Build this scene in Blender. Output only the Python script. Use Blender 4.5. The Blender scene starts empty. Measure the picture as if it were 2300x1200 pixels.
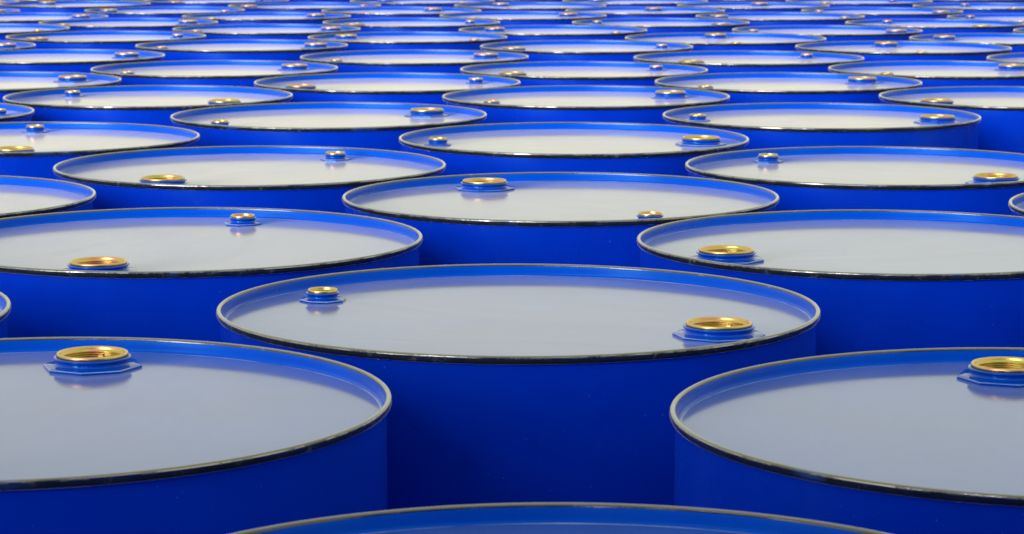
import bpy, bmesh, math, random
import numpy as np
from math import radians as R, sin, cos, pi
from mathutils import Vector

random.seed(7)
rng = np.random.default_rng(7)
S = bpy.context.scene
COL = S.collection

# ------------------------------------------------------------------ camera
RIM = 0.880                      # height of the drum rims above the ground (m)
cam_d = bpy.data.cameras.new('camera')
cam = bpy.data.objects.new('camera', cam_d); COL.objects.link(cam)
cam_d.sensor_width = 36.0
cam_d.lens = 90.82
cam_d.clip_start = 0.05
cam_d.clip_end = 3000
cam.location = (0, 0, RIM + 0.38679)
cam.rotation_euler = (pi/2 - 0.139854, 0.0, 0.0)
cam_d.dof.use_dof = True
cam_d.dof.focus_distance = 2.65
cam_d.dof.aperture_fstop = 27.0
S.camera = cam

# ------------------------------------------------------------------ sky + sun
SUN_EL, SUN_AZ = R(12), R(-150)   # azimuth clockwise from +Y: low, behind the camera on its left
W = bpy.data.worlds.new('World'); S.world = W; W.use_nodes = True
wn, wl = W.node_tree.nodes, W.node_tree.links
sky = wn.new('ShaderNodeTexSky'); sky.sky_type = 'NISHITA'
sky.sun_disc = False; sky.sun_elevation = SUN_EL; sky.sun_rotation = SUN_AZ
sky.air_density = 1.0; sky.dust_density = 2.5; sky.ozone_density = 1.0; sky.altitude = 0
bg = wn['Background']; bg.inputs['Strength'].default_value = 0.15
# an even veil of thin high cloud over the whole sky
veil = wn.new('ShaderNodeMix'); veil.data_type = 'RGBA'; veil.inputs[0].default_value = 0.85
wl.new(sky.outputs[0], veil.inputs[6]); veil.inputs[7].default_value = (2.27, 2.10, 1.30, 1)
wl.new(veil.outputs[2], bg.inputs['Color'])
sun_d = bpy.data.lights.new('sun', 'SUN'); sun_d.energy = 2.0; sun_d.angle = R(45); sun_d.color = (1.0, 0.95, 0.88)
sun = bpy.data.objects.new('sun', sun_d); COL.objects.link(sun)
sdir = Vector((sin(SUN_AZ)*cos(SUN_EL), cos(SUN_AZ)*cos(SUN_EL), sin(SUN_EL)))
sun.rotation_euler = sdir.to_track_quat('Z', 'Y').to_euler()
S.view_settings.view_transform = 'Standard'; S.view_settings.look = 'None'
S.view_settings.gamma = 1.0; S.view_settings.use_curve_mapping = False
S.view_settings.exposure = 1.46

# ------------------------------------------------------------------ materials
def mat(name):
    m = bpy.data.materials.new(name); m.use_nodes = True
    nt = m.node_tree; return m, nt.nodes, nt.links, nt.nodes['Principled BSDF']
def N(ns, t, **kw):
    n = ns.new(t)
    for k, v in kw.items():
        if k in n.inputs.keys(): n.inputs[k].default_value = v
        else: setattr(n, k, v)
    return n
def ramp(ns, stops):
    r = ns.new('ShaderNodeValToRGB'); cr = r.color_ramp
    while len(cr.elements) < len(stops): cr.elements.new(0.5)
    for e, (p, c) in zip(cr.elements, stops): e.position = p; e.color = (*c, 1)
    return r
def coords(ns, ls, spread=40.0):
    """object coordinates, shifted by each object's own random number so no two drums wear alike"""
    tc = ns.new('ShaderNodeTexCoord'); oi = ns.new('ShaderNodeObjectInfo')
    mul = N(ns, 'ShaderNodeMath', operation='MULTIPLY'); mul.inputs[1].default_value = spread
    ls.new(oi.outputs['Random'], mul.inputs[0])
    ad = N(ns, 'ShaderNodeVectorMath', operation='ADD')
    ls.new(tc.outputs['Object'], ad.inputs[0]); ls.new(mul.outputs[0], ad.inputs[1])
    return ad.outputs[0], oi

BLUE = (0.0, 0.033, 0.60)
def blue_paint(name, rough, coat_r, bump, wav, dust, BLUE=BLUE):
    m, ns, ls, p = mat(name)
    v, oi = coords(ns, ls)
    n1 = N(ns, 'ShaderNodeTexNoise', Scale=5.0, Detail=5.0, Roughness=0.6)
    ls.new(v, n1.inputs['Vector'])
    r1 = ramp(ns, [(0.3, tuple(c*0.88 for c in BLUE)), (0.7, tuple(c*1.12 for c in BLUE))])
    ls.new(n1.outputs[0], r1.inputs[0])
    # grains of dust settled on the paint
    n2 = N(ns, 'ShaderNodeTexNoise', Scale=420.0, Detail=1.0)
    ls.new(v, n2.inputs['Vector'])
    r2 = ramp(ns, [(0.755, (0, 0, 0)), (0.80, (1, 1, 1))]); ls.new(n2.outputs[0], r2.inputs[0])
    f = N(ns, 'ShaderNodeMath', operation='MULTIPLY'); f.inputs[1].default_value = dust
    ls.new(r2.outputs[0], f.inputs[0])
    mx = N(ns, 'ShaderNodeMix', data_type='RGBA')
    ls.new(f.outputs[0], mx.inputs[0]); ls.new(r1.outputs[0], mx.inputs[6]); mx.inputs[7].default_value = (0.30, 0.31, 0.33, 1)
    ls.new(mx.outputs[2], p.inputs['Base Color'])
    # gloss that varies a little (handling, dried water)
    n3 = N(ns, 'ShaderNodeTexNoise', Scale=7.0, Detail=6.0, Roughness=0.65, Distortion=0.6)
    ls.new(v, n3.inputs['Vector'])
    mr = N(ns, 'ShaderNodeMapRange'); mr.inputs['From Min'].default_value = 0.3; mr.inputs['From Max'].default_value = 0.7
    mr.inputs['To Min'].default_value = coat_r*0.8; mr.inputs['To Max'].default_value = coat_r*1.25
    ls.new(n3.outputs[0], mr.inputs['Value'])
    ls.new(mr.outputs[0], p.inputs['Roughness'])
    p.inputs['IOR'].default_value = rough
    p.inputs['Specular Tint'].default_value = (0.15, 0.60, 1.0, 1)
    # orange peel and slight unevenness of the sheet
    b1 = N(ns, 'ShaderNodeTexNoise', Scale=260.0, Detail=2.0); ls.new(v, b1.inputs['Vector'])
    b2 = N(ns, 'ShaderNodeTexNoise', Scale=6.0, Detail=1.0); ls.new(v, b2.inputs['Vector'])
    bp2 = N(ns, 'ShaderNodeBump', Strength=1.0, Distance=wav); ls.new(b2.outputs[0], bp2.inputs['Height'])
    bp1 = N(ns, 'ShaderNodeBump', Strength=1.0, Distance=bump); ls.new(b1.outputs[0], bp1.inputs['Height'])
    ls.new(bp2.outputs[0], bp1.inputs['Normal']); ls.new(bp1.outputs[0], p.inputs['Normal'])
    return m
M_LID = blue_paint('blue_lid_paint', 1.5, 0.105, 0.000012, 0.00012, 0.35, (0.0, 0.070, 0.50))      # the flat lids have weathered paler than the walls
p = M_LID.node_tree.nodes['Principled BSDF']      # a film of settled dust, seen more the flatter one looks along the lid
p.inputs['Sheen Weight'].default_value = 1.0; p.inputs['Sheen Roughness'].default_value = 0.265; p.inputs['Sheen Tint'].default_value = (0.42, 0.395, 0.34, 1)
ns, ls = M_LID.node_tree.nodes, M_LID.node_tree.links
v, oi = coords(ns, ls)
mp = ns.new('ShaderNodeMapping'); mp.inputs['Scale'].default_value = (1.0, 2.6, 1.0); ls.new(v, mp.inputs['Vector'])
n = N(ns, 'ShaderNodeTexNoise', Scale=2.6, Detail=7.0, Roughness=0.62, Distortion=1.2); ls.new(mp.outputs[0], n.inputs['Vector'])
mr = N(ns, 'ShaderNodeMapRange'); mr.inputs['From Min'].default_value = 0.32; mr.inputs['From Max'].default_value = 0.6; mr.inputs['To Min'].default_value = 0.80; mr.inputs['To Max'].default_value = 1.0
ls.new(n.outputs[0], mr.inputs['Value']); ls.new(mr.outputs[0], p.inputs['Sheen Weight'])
M_BODY = blue_paint('blue_body_paint', 1.5, 0.24, 0.000015, 0.0003, 0.25)
M_WALL = blue_paint('blue_flange_paint', 1.5, 0.30, 0.00002, 0.0003, 0.15, (0.0, 0.074, 0.66))
M_WALL.node_tree.nodes['Principled BSDF'].inputs['Specular IOR Level'].default_value = 0.22
M_FLANGE = blue_paint('blue_fitting_paint', 1.6, 0.10, 0.00002, 0.0002, 0.2, (0.0, 0.050, 0.50))

def edge_mat():  # pale highlight painted along the lid crease and the flange edges
    m, ns, ls, p = mat('blue_paint_edge_highlight')
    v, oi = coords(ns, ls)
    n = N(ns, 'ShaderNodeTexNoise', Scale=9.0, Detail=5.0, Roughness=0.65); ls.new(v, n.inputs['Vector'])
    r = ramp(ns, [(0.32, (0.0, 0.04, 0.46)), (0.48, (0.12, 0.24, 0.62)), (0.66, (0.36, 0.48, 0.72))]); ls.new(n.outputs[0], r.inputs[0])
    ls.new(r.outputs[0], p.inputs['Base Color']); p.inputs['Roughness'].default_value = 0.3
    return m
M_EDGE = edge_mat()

def chime_mat():
    m, ns, ls, p = mat('dark_rim_enamel')
    v, oi = coords(ns, ls)
    n1 = N(ns, 'ShaderNodeTexNoise', Scale=60.0, Detail=6.0, Roughness=0.7); ls.new(v, n1.inputs['Vector'])
    r1 = ramp(ns, [(0.35, (0.006, 0.011, 0.015)), (0.60, (0.014, 0.022, 0.027)), (0.70, (0.11, 0.13, 0.14))])
    ls.new(n1.outputs[0], r1.inputs[0]); 
    # blue overspray in places
    n2 = N(ns, 'ShaderNodeTexNoise', Scale=14.0, Detail=4.0); ls.new(v, n2.inputs['Vector'])
    r2 = ramp(ns, [(0.60, (0, 0, 0)), (0.72, (1, 1, 1))]); ls.new(n2.outputs[0], r2.inputs[0])
    mx = N(ns, 'ShaderNodeMix', data_type='RGBA'); ls.new(r2.outputs[0], mx.inputs[0]); ls.new(r1.outputs[0], mx.inputs[6])
    mx.inputs[7].default_value = (0.01, 0.05, 0.22, 1)
    # pale dust and painted sky reflection on whatever faces up
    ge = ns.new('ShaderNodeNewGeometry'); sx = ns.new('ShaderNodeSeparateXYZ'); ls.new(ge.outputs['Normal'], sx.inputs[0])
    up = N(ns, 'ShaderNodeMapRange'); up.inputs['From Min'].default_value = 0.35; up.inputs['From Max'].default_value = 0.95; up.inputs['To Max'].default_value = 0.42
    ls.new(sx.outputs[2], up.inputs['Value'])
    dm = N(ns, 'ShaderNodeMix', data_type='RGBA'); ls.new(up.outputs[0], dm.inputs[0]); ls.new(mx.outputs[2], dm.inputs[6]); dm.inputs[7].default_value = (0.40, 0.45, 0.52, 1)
    # shoulder of the rolled edge rubbed to bare steel in broken dashes
    tc = ns.new('ShaderNodeTexCoord'); sz = ns.new('ShaderNodeSeparateXYZ'); ls.new(tc.outputs['Object'], sz.inputs[0])
    band = N(ns, 'ShaderNodeMath', operation='COMPARE'); band.inputs[1].default_value = RIM - 0.0019; band.inputs[2].default_value = 0.0008
    ls.new(sz.outputs[2], band.inputs[0])
    n4 = N(ns, 'ShaderNodeTexNoise', Scale=22.0, Detail=9.0, Roughness=0.75); ls.new(v, n4.inputs['Vector'])
    r4 = ramp(ns, [(0.46, (0, 0, 0)), (0.56, (1, 1, 1))]); ls.new(n4.outputs[0], r4.inputs[0])
    wm = N(ns, 'ShaderNodeMath', operation='MULTIPLY'); 
    rl = N(ns, 'ShaderNodeVectorMath', operation='LENGTH'); fl = N(ns, 'ShaderNodeVectorMath', operation='MULTIPLY'); fl.inputs[1].default_value = (1, 1, 0)
    ls.new(tc.outputs['Object'], fl.inputs[0]); ls.new(fl.outputs[0], rl.inputs[0])
    out = N(ns, 'ShaderNodeMath', operation='GREATER_THAN'); out.inputs[1].default_value = 0.2905; ls.new(rl.outputs['Value'], out.inputs[0])
    bo = N(ns, 'ShaderNodeMath', operation='MULTIPLY'); ls.new(band.outputs[0], bo.inputs[0]); ls.new(out.outputs[0], bo.inputs[1])
    ls.new(bo.outputs[0], wm.inputs[0]); ls.new(r4.outputs[0], wm.inputs[1])
    wc = N(ns, 'ShaderNodeMix', data_type='RGBA'); ls.new(wm.outputs[0], wc.inputs[0]); ls.new(dm.outputs[2], wc.inputs[6]); wc.inputs[7].default_value = (0.36, 0.37, 0.37, 1)
    ls.new(wc.outputs[2], p.inputs['Base Color']); ls.new(wm.outputs[0], p.inputs['Metallic'])
    p.inputs['IOR'].default_value = 1.75
    p.inputs['Sheen Weight'].default_value = 0.9; p.inputs['Sheen Roughness'].default_value = 0.16; p.inputs['Sheen Tint'].default_value = (0.84, 0.87, 0.95, 1)
    mr = N(ns, 'ShaderNodeMapRange'); mr.inputs['To Min'].default_value = 0.10; mr.inputs['To Max'].default_value = 0.24
    ls.new(n1.outputs[0], mr.inputs['Value']); ls.new(mr.outputs[0], p.inputs['Roughness'])
    b1 = N(ns, 'ShaderNodeTexNoise', Scale=90.0, Detail=4.0); ls.new(v, b1.inputs['Vector'])
    bp = N(ns, 'ShaderNodeBump', Strength=1.0, Distance=0.00025); ls.new(b1.outputs[0], bp.inputs['Height'])
    ls.new(bp.outputs[0], p.inputs['Normal'])
    return m
M_RIM = chime_mat()

def gold_mat():
    m, ns, ls, p = mat('yellow_zinc_plating')
    v, oi = coords(ns, ls)
    n1 = N(ns, 'ShaderNodeTexNoise', Scale=38.0, Detail=2.0, Distortion=0.8); ls.new(v, n1.inputs['Vector'])
    r1 = ramp(ns, [(0.28, (0.44, 0.48, 0.12)), (0.40, (0.64, 0.51, 0.18)), (0.54, (0.68, 0.49, 0.22)), (0.68, (0.66, 0.36, 0.20)), (0.8, (0.60, 0.53, 0.16))])
    ls.new(n1.outputs[0], r1.inputs[0]); ls.new(r1.outputs[0], p.inputs['Base Color'])
    p.inputs['Metallic'].default_value = 1.0; p.inputs['Roughness'].default_value = 0.31
    return m
M_GOLD = gold_mat()
m, ns, ls, p = mat('black_rubber'); p.inputs['Base Color'].default_value = (0.025, 0.025, 0.02, 1); p.inputs['Roughness'].default_value = 0.5
v, _ = coords(ns, ls); n = N(ns, 'ShaderNodeTexNoise', Scale=120.0); ls.new(v, n.inputs['Vector'])
bp = N(ns, 'ShaderNodeBump', Distance=0.0003); ls.new(n.outputs[0], bp.inputs['Height']); ls.new(bp.outputs[0], p.inputs['Normal'])
M_RUBBER = m

def ground_mat(name, a, b, sc):
    m, ns, ls, p = mat(name)
    tc = ns.new('ShaderNodeTexCoord')
    n = N(ns, 'ShaderNodeTexNoise', Scale=sc, Detail=8.0, Roughness=0.65); ls.new(tc.outputs['Object'], n.inputs['Vector'])
    r = ramp(ns, [(0.3, a), (0.7, b)]); ls.new(n.outputs[0], r.inputs[0]); ls.new(r.outputs[0], p.inputs['Base Color'])
    p.inputs['Roughness'].default_value = 0.9
    bp = N(ns, 'ShaderNodeBump', Strength=0.4, Distance=0.01); ls.new(n.outputs[0], bp.inputs['Height']); ls.new(bp.outputs[0], p.inputs['Normal'])
    return m
M_CONC = ground_mat('yard_concrete', (0.20, 0.20, 0.19), (0.32, 0.31, 0.29), 3.0)
M_TURF = ground_mat('turf_soil', (0.045, 0.075, 0.025), (0.075, 0.11, 0.04), 1.2)
m, ns, ls, p = mat('grass_blade')
tc = ns.new('ShaderNodeTexCoord'); n = N(ns, 'ShaderNodeTexNoise', Scale=2.0, Detail=3.0); ls.new(tc.outputs['Object'], n.inputs['Vector'])
r = ramp(ns, [(0.3, (0.05, 0.10, 0.02)), (0.7, (0.11, 0.16, 0.045))]); ls.new(n.outputs[0], r.inputs[0]); ls.new(r.outputs[0], p.inputs['Base Color'])
p.inputs['Roughness'].default_value = 0.6
M_GRASS = m

# ------------------------------------------------------------------ the setting
def link(name, me, parent=None, mats=()):
    for mm in mats: me.materials.append(mm)
    o = bpy.data.objects.new(name, me); COL.objects.link(o)
    if parent: o.parent = parent
    return o
def sheet(name, x0, y0, x1, y1, z0, z1, m):
    me = bpy.data.meshes.new(name)
    vs = [(x, y, z) for z in (z0, z1) for x, y in ((x0, y0), (x1, y0), (x1, y1), (x0, y1))]
    me.from_pydata(vs, [], [(4, 5, 6, 7), (3, 2, 1, 0), (0, 1, 5, 4), (1, 2, 6, 5), (2, 3, 7, 6), (3, 0, 4, 7)])
    o = link(name, me, mats=(m,)); o['kind'] = 'structure'; return o
sheet('ground', -900, -900, 900, 900, -0.30, -0.05, M_TURF)
sheet('concrete_yard', -3.2, -4.0, 3.6, 12.1, -0.049, 0.0, M_CONC)
def grass():
    n = 26000
    x = rng.uniform(-7, 7, n); y = rng.uniform(6.5, 19, n)
    keep = (y > 12.13) | (x < -3.23) | (x > 3.63)
    x, y = x[keep], y[keep]; n = len(x)
    a = rng.uniform(0, 2*pi, n); h = rng.uniform(0.05, 0.16, n); w = rng.uniform(0.004, 0.008, n)
    lx, ly = rng.normal(0, 0.03, n), rng.normal(0, 0.03, n)
    V = np.zeros((n, 3, 3)); V[:, :, 2] = -0.052
    V[:, 0, 0] = x - w*np.cos(a); V[:, 0, 1] = y - w*np.sin(a)
    V[:, 1, 0] = x + w*np.cos(a); V[:, 1, 1] = y + w*np.sin(a)
    V[:, 2, 0] = x + lx; V[:, 2, 1] = y + ly; V[:, 2, 2] += h
    me = bpy.data.meshes.new('grass')
    me.from_pydata(V.reshape(-1, 3).tolist(), [], np.arange(n*3).reshape(-1, 3).tolist())
    o = link('grass', me, mats=(M_GRASS,)); o['kind'] = 'stuff'
    o['label'] = 'rough green grass around the edge of the concrete yard'; o['category'] = 'grass'
grass()

# ------------------------------------------------------------------ drum parts
def lathe(name, prof, seg, closed_top=False, closed_bottom=False, mats=(), wobble=None):
    """spin (r, z) around z; prof runs from bottom/outside to top/inside"""
    k = len(prof)
    a = np.linspace(0, 2*pi, seg, endpoint=False)
    vs = []
    for r, z in prof:
        for t in a: vs.append((r*cos(t), r*sin(t), z))
    fs = []
    for i in range(k - 1):
        for j in range(seg):
            jj = (j + 1) % seg
            fs.append((i*seg + j, i*seg + jj, (i+1)*seg + jj, (i+1)*seg + j))
    if closed_top:
        vs.append((0, 0, prof[-1][1])); c = len(vs) - 1
        for j in range(seg): fs.append(((k-1)*seg + j, (k-1)*seg + (j+1) % seg, c))
    if closed_bottom:
        vs.append((0, 0, prof[0][1])); c = len(vs) - 1
        for j in range(seg): fs.append(((j+1) % seg, j, c))
    me = bpy.data.meshes.new(name); me.from_pydata(vs, [], fs)
    me.polygons.foreach_set('use_smooth', [True]*len(fs))
    for mm in mats: me.materials.append(mm)
    return me

RO, RB, RI = 0.2925, 0.2882, 0.2876
T = RIM
LID_Z = -0.0126
DISH = 0.022                     # the head is pressed a touch hollow
def body_mesh():
    pr = [(0.284, 0.004), (0.2905, 0.004), (0.2925, 0.008), (0.2905, 0.014), (RB, 0.018)]
    def hoop(z):
        return [(RB, z-0.022), (RB+0.002, z-0.014), (RB+0.0055, z-0.005), (RB+0.0055, z+0.005), (RB+0.002, z+0.014), (RB, z+0.022)]
    pr += hoop(0.30) + hoop(0.585) + [(RB, 0.70), (RB, 0.80), (RB, T-0.020), (RB, T-0.0075)]
    me = lathe('body', pr, 144, closed_bottom=True)
    # the welded seam that runs down the wall
    bm = bmesh.new(); bm.from_mesh(me)
    for z0, z1 in ((0.02, 0.272), (0.328, 0.557), (0.613, T-0.0080)):
        q = [(-0.004, RB-0.0004), (-0.0018, RB+0.0006), (0.0018, RB+0.0006), (0.004, RB-0.0004)]
        lo = [bm.verts.new((r*cos(s/RB), r*sin(s/RB), z0)) for s, r in q]
        hi = [bm.verts.new((r*cos(s/RB), r*sin(s/RB), z1)) for s, r in q]
        for i in range(3):
            f = bm.faces.new((lo[i], lo[i+1], hi[i+1], hi[i])); f.smooth = True
    bm.to_mesh(me); bm.free()
    me.materials.append(M_BODY); return me
def rim_mesh():
    pr = [(RB+0.0002, -0.0076), (0.2898, -0.0078), (0.2912, -0.0072), (0.2921, -0.0060), (RO, -0.0044)]
    c, q = 0.2901, 0.0024            # the rounded top of the rolled edge
    pr += [(c + q*cos(t), -q + q*sin(t)) for t in np.linspace(-0.35, pi, 13)]
    return lathe('rim', [(r, z + T) for r, z in pr], 192, mats=(M_RIM,))
def lid_mesh():
    pr = [(c, z) for c, z in ((RI+0.0001, -0.0024), (RI-0.0004, -0.0040), (RI-0.0008, -0.0070), (RI-0.0011, -0.0098), (RI-0.0014, -0.0110), (RI-0.0021, -0.0118), (RI-0.0031, -0.0123), (RI-0.0047, LID_Z+0.0001))] + [
          (0.2790, LID_Z),
          *[(r, LID_Z - DISH*(0.279**2 - r*r)) for r in (0.26, 0.235, 0.21, 0.18, 0.15, 0.12, 0.09, 0.06, 0.03)]]
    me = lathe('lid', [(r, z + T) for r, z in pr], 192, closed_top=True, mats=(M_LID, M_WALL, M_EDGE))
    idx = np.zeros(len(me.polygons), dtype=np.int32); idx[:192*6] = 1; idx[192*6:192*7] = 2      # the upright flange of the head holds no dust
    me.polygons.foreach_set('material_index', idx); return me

def flange_mesh(name, ro, rn, h):
    """eight-sided pressed plate with chamfered edges, a fillet and a round flared neck; ro = corner radius, rn = neck radius"""
    bm = bmesh.new(); seg = 64
    def ring_oct(r, z):
        out = []
        for j in range(seg):
            t = 2*pi*j/seg; u = (t + pi/8) % (pi/4) - pi/8
            rad = r*cos(pi/8)/cos(u)
            out.append(bm.verts.new((rad*cos(t), rad*sin(t), z)))
        return out
    def ring(r, z): return [bm.verts.new((r*cos(2*pi*j/seg), r*sin(2*pi*j/seg), z)) for j in range(seg)]
    s = h/0.0142
    rings = [ring_oct(ro, 0.0), ring_oct(ro, 0.0026*s), ring_oct(ro-0.0006, 0.0034*s), ring_oct(ro-0.0016, 0.0038*s),
             ring(rn+0.0030, 0.0042*s), ring(rn+0.0014, 0.0049*s), ring(rn+0.0004, 0.0062*s), ring(rn, 0.0078*s), ring(rn+0.0002, 0.0100*s),
             ring(rn+0.0012, 0.0110*s), ring(rn+0.0019, 0.0120*s), ring(rn+0.0019, 0.0130*s), ring(rn+0.0010, 0.0139*s),
             ring(rn-0.0002, 0.0142*s), ring(rn-0.0012, 0.0138*s), ring(rn-0.0014, 0.0060*s)]
    for i in range(len(rings) - 1):
        for j in range(seg):
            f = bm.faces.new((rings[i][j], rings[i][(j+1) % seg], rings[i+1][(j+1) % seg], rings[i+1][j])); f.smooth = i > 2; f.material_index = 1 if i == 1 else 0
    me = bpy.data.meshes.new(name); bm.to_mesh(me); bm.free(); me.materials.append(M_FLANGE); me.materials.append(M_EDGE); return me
def plug_mesh(name, r, h, top, floor, lugs, threads):
    """stamped cup-shaped screw plug: rolled lip, threaded wall seen from inside, floor with wrench lugs"""
    s = r/0.0325
    w = min(1.0, s + 0.25)
    pr = [(r-0.0016*w, top-0.0046), (r-0.0008*w, top-0.0042), (r-0.0002*w, top-0.0030), (r, top-0.0018), (r-0.0003*w, top-0.0007), (r-0.0012*w, top), (r-0.0020*w, top-0.0001),
          (r-0.0026*w, top-0.0007), (r-0.0029*w, top-0.0022)]
    z0 = top - 0.0034; n = threads*6
    for i in range(1, n + 1):
        pr.append((r - 0.0031*w - 0.0009*w*(1 - cos(2*pi*i/6)), z0 + (floor + 0.002 - z0)*i/n))
    pr += [(r-0.0062*w, floor+0.0008), (r-0.0080*w, floor), (0.35*r, floor), (0.28*r, floor+0.0006)]
    me = lathe(name, pr, 72, closed_top=True, mats=(M_GOLD,))
    bm = bmesh.new(); bm.from_mesh(me)
    for a, wd, ln, ht in lugs:
        t = Vector((-sin(a), cos(a), 0)); d = Vector((cos(a), sin(a), 0))
        r1, r0 = r - 0.0040*w, r - 0.0040*w - ln
        # rounded wedge leaning on the wall
        sec = [(-1.0, 0.0), (-0.9, 0.75), (-0.5, 0.97), (0, 1.0), (0.5, 0.97), (0.9, 0.75), (1.0, 0.0)]
        A = [bm.verts.new(d*r1 + t*(u*wd/2) + Vector((0, 0, floor + q*ht))) for u, q in sec]
        B = [bm.verts.new(d*(r0 + 0.25*ln*q) + t*(u*wd/2*0.85) + Vector((0, 0, floor + q*ht*0.86))) for u, q in sec]
        for i in range(len(sec) - 1):
            f = bm.faces.new((A[i], A[i+1], B[i+1], B[i])); f.smooth = True
        bm.faces.new(B)
    bmesh.ops.recalc_face_normals(bm, faces=[f for f in bm.faces if len(f.verts) > 4])
    bm.to_mesh(me); bm.free(); return me
def gasket_mesh(name, r, z):
    return lathe(name, [(r-0.0022, z-0.0004), (r-0.0002, z-0.0003), (r+0.0004, z+0.0005), (r-0.0002, z+0.0016), (r-0.0022, z+0.0018)], 64, mats=(M_RUBBER,))

BODY, RIMM, LID = body_mesh(), rim_mesh(), lid_mesh()
F_BIG = flange_mesh('large_flange', 0.0434, 0.0319, 0.0102)
G_BIG = gasket_mesh('gasket', 0.0302, 0.0098)
F_SML = flange_mesh('small_flange', 0.0240, 0.0154, 0.0093)
G_SML = gasket_mesh('gasket', 0.0146, 0.0089)
P_BIG = [plug_mesh('plug', 0.0311, 0.017, 0.0135, 0.0006, L, 4) for L in (
    [(0.5, 0.006, 0.0045, 0.0065), (0.5+pi, 0.006, 0.0045, 0.0065), (2.1, 0.006, 0.0045, 0.0065), (2.1+pi, 0.006, 0.0045, 0.0065)],)]
P_SML = plug_mesh('plug', 0.0152, 0.012, 0.0124, 0.0062, [(0.4, 0.005, 0.0035, 0.0035), (0.4+pi, 0.005, 0.0035, 0.0035)], 1)
R_BIG, R_SML = 0.214, 0.227

# ------------------------------------------------------------------ the drums: (x, y, direction of the big bung in degrees), row by row away from the camera
ROWS = [
    [(0.030, 1.356, -168)],
    [(-0.3874, 2.0047, 84), (0.4154, 1.9495, 88)],
    [(-0.7765, 2.4442, -160), (0.0053, 2.4852, -29)],
    [(-0.3983, 3.0087, -105), (0.4392, 2.9851, -156)],
    [(-0.8506, 3.4277, 95), (0.0666, 3.4479, 119), (0.9386, 3.3152, -20)],
    [(-0.3926, 3.8582, -120), (0.5542, 3.8547, -48)],
    [(-0.82, 4.3264, -84), (0.1019, 4.3113, 2)],
    [(-1.1936, 4.8367, 200), (-0.337, 4.7836, 34), (0.5707, 4.7712, -5)],
    [(-0.739, 5.2609, -38), (0.1518, 5.256, 33), (1.0363, 5.2307, -154)],
    [(-1.1579, 5.715, 40), (-0.2747, 5.6765, -148), (0.6077, 5.6854, 33)],
    [(-0.7069, 6.155, 33), (0.1685, 6.1115, -142), (1.0448, 6.1332, 39)],
    [(-1.1877, 6.6552, 33), (-0.2485, 6.6235, 32), (0.6028, 6.5843, -137), (1.4927, 6.5243, 35)],
    [(-1.608, 7.1263, 25), (-0.7482, 7.1618, 22), (0.2045, 7.1098, -159), (1.066, 7.0715, 94)],
    [(-1.1981, 7.6502, -150), (-0.3059, 7.603, 151), (0.621, 7.5449, 93), (1.4501, 7.5214, 144)],
    [(-1.6815, 8.121, 160), (-0.7691, 8.1065, 24), (0.1271, 8.0401, 148), (0.9752, 8.0254, -3), (1.841, 7.9703, 20)],
    [(-1.2649, 8.5497, 32), (-0.3325, 8.5609, -148), (0.491, 8.5531, -25), (1.3862, 8.4959, -55)],
    [(-1.6924, 8.9725, 31), (-0.8555, 9.0291, 41), (0.0392, 9.0903, 41), (0.9332, 9.0214, 165), (1.7943, 8.9303, -30)],
    [(-2.0846, 9.4264, 20), (-1.2754, 9.5368, 172), (-0.4055, 9.5008, 59), (0.488, 9.5122, 78), (1.3486, 9.4675, -8)],
    [(-1.7079, 10.143, 130), (-0.7966, 9.9728, -177), (0.0695, 9.978, 122), (0.9303, 9.999, 78), (1.8292, 9.9206, -75)],
    [(-2.2632, 10.3505, 0), (-1.1953, 10.5187, -134), (-0.3599, 10.4779, 137), (0.4956, 10.4499, 134), (1.397, 10.4454, -135)],
    [(-1.9318, 10.8477, 30), (-0.8089, 10.9734, 160), (0.073, 10.892, 40), (0.9789, 10.8748, -20), (1.8905, 10.8541, 100)],
]
ORD = ['first', 'second', 'third', 'fourth', 'fifth', 'sixth', 'seventh', 'eighth', 'ninth', 'tenth', 'eleventh', 'twelfth', 'thirteenth', 'fourteenth', 'fifteenth',
       'sixteenth', 'seventeenth', 'eighteenth', 'nineteenth', 'twentieth', 'last']
SECT = ['at the right', 'back right', 'at the back', 'back left', 'at the left', 'front left', 'at the front', 'front right']
OWN = {(0, 0): 'frontmost blue drum, only the back curve of its rim showing',
       (1, 0): 'blue drum front left, big gold bung at its back edge',
       (1, 1): 'blue drum front right, big gold bung at its back edge',
       (2, 0): 'blue drum in the third row showing only a sliver of rim',
       (2, 1): 'whole blue drum in the middle front, gold bungs back left and front right',
       (3, 0): 'blue drum in the fourth row, big gold bung at the front, small one behind',
       (3, 1): 'blue drum in the fourth row, big gold bung near its left end'}
NR = len(ROWS)
def label_for(ri, i, n, a):
    if (ri, i) in OWN: return OWN[(ri, i)]
    row = 'the ' + ORD[ri] + ' row' if ri < NR - 1 else 'the last row at the back'
    b = SECT[int(round((a % 360)/45)) % 8]
    if ri == 7 or ri == 11: pass
    pos = ['leftmost', 'rightmost'] if n == 2 else ['leftmost', 'middle', 'rightmost'] if n == 3 else ['leftmost', 'second', 'third', 'rightmost'] if n == 4 else ['leftmost', 'second', 'middle', 'fourth', 'rightmost']
    return '%s blue drum in %s, big bung %s' % (pos[i], row, b)

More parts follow.
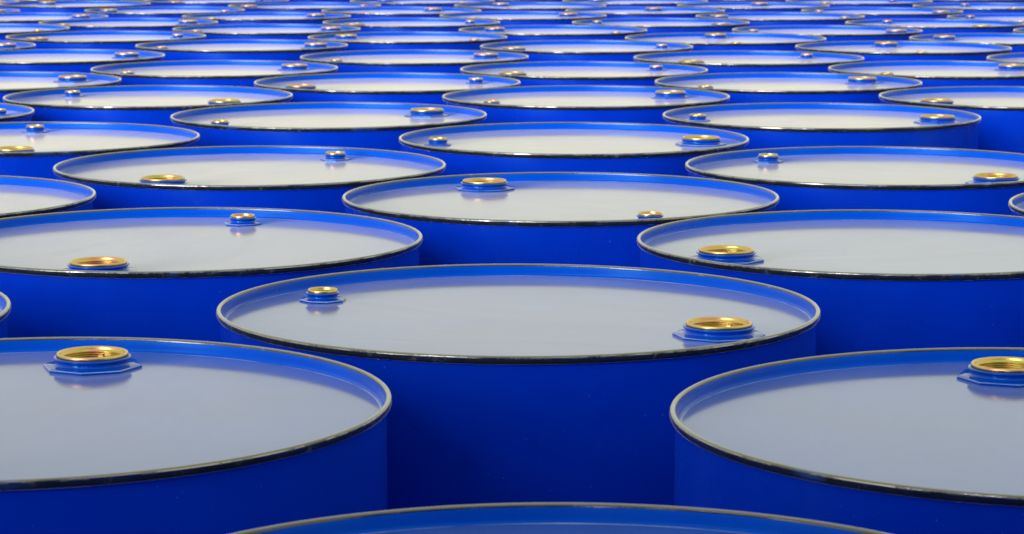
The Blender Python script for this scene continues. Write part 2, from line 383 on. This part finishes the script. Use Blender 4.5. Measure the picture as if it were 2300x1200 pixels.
GROUP = 'blue steel drums packed in rows'
def part(name, me, parent, loc=(0, 0, 0), rz=0.0):
    o = bpy.data.objects.new(name, me); COL.objects.link(o); o.parent = parent; o.location = loc; o.rotation_euler = (0, 0, rz); return o
def first_drum():
    d = bpy.data.objects.new('drum', None); COL.objects.link(d); d.empty_display_size = 0.1
    d['category'] = 'drum'; d['group'] = GROUP
    part('body', BODY, d, rz=1.1); part('rim', RIMM, d); part('lid', LID, d)
    z = T + LID_Z - DISH*(0.279**2 - 0.218**2) - 0.0002
    f = part('large_bung', F_BIG, d, (R_BIG, 0, z)); part('gasket', G_BIG, f); part('plug', P_BIG[0], f)
    f = part('small_bung', F_SML, d, (-R_SML, 0, z + 0.0001)); part('gasket', G_SML, f); part('plug', P_SML, f)
    return d
def copy_tree(o, parent=None):
    c = o.copy(); COL.objects.link(c)
    if parent: c.parent = parent
    for ch in list(o.children): copy_tree(ch, c)
    return c
proto = first_drum()
def tune(d, x, y, a, lab):
    d.location = (x, y, 0); d['label'] = lab
    d.rotation_euler = (R(random.uniform(-0.12, 0.12)), R(random.uniform(-0.12, 0.12)), R(a))
    for ch in d.children:
        if ch.name.startswith('body'): ch.rotation_euler.z = random.uniform(0, 2*pi)
        elif 'bung' in ch.name:
            ch.rotation_euler.z = random.uniform(0, 2*pi)
            for g in ch.children:
                if g.name.startswith('plug'): g.rotation_euler.z = random.uniform(0, 2*pi)
used = False
placed = []
for ri, row in enumerate(ROWS):
    for i, (x, y, a) in enumerate(row):
        d = copy_tree(proto) if used else proto
        used = True
        tune(d, x, y, a, label_for(ri, i, len(row), a)); placed.append((x, y))
# the same field goes on just past both edges of the view (its walls mirror and shade the ones in view)
SKIP_RIGHT = {6}                 # a drum is missing there
for ri, row in enumerate(ROWS[:16]):
    for side in (-1, 1):
        if side > 0 and ri in SKIP_RIGHT: continue
        x, y = (row[0] if side < 0 else row[-1])[:2]
        nx, ny = x + side*0.87, y + random.uniform(-0.03, 0.03)
        lim = 0.199*ny + 0.2925 + 0.03
        if abs(nx) < lim: nx = side*lim
        if min(math.hypot(nx-px, ny-py) for px, py in placed) < 0.60: continue
        d = copy_tree(proto); placed.append((nx, ny))
        tune(d, nx, ny, random.uniform(0, 360), 'blue drum past the %s end of the %s row, outside the view' % ('left' if side < 0 else 'right', ORD[ri]))
# and on below the frame, towards the camera
for x, y in ((-0.41, 0.93), (0.44, 0.95), (-1.26, 0.96), (1.29, 0.92), (0.01, 0.48), (-0.86, 0.50), (0.88, 0.47)):
    d = copy_tree(proto); placed.append((x, y))
    tune(d, x, y, random.uniform(0, 360), 'blue drum below the frame, %s the camera%s' % ('in front of' if y > 0.7 else 'right under', {True: ', on its left', False: ', on its right'}[x < 0] if abs(x) > 0.1 else '') + (' and far out' if abs(x) > 1 else ''))
# unseen stacks three high, added behind the camera to shade the front rows
for k in range(9):
    for tier in range(3):
        x, y = -2.6 + 0.65*k + random.uniform(-0.02, 0.02), -0.95 + random.uniform(-0.02, 0.02)
        d = copy_tree(proto)
        tune(d, x, y, random.uniform(0, 360), 'blue drum added for shade behind the camera, in the %s tier of the %s stack' % (('bottom', 'middle', 'top')[tier], ORD[k]))
        d.location.z = tier*(RIM + 0.0); d.rotation_euler.x = d.rotation_euler.y = 0
        d['group'] = 'blue steel drums stacked behind the camera, added for shade'
print('drums', len(placed))
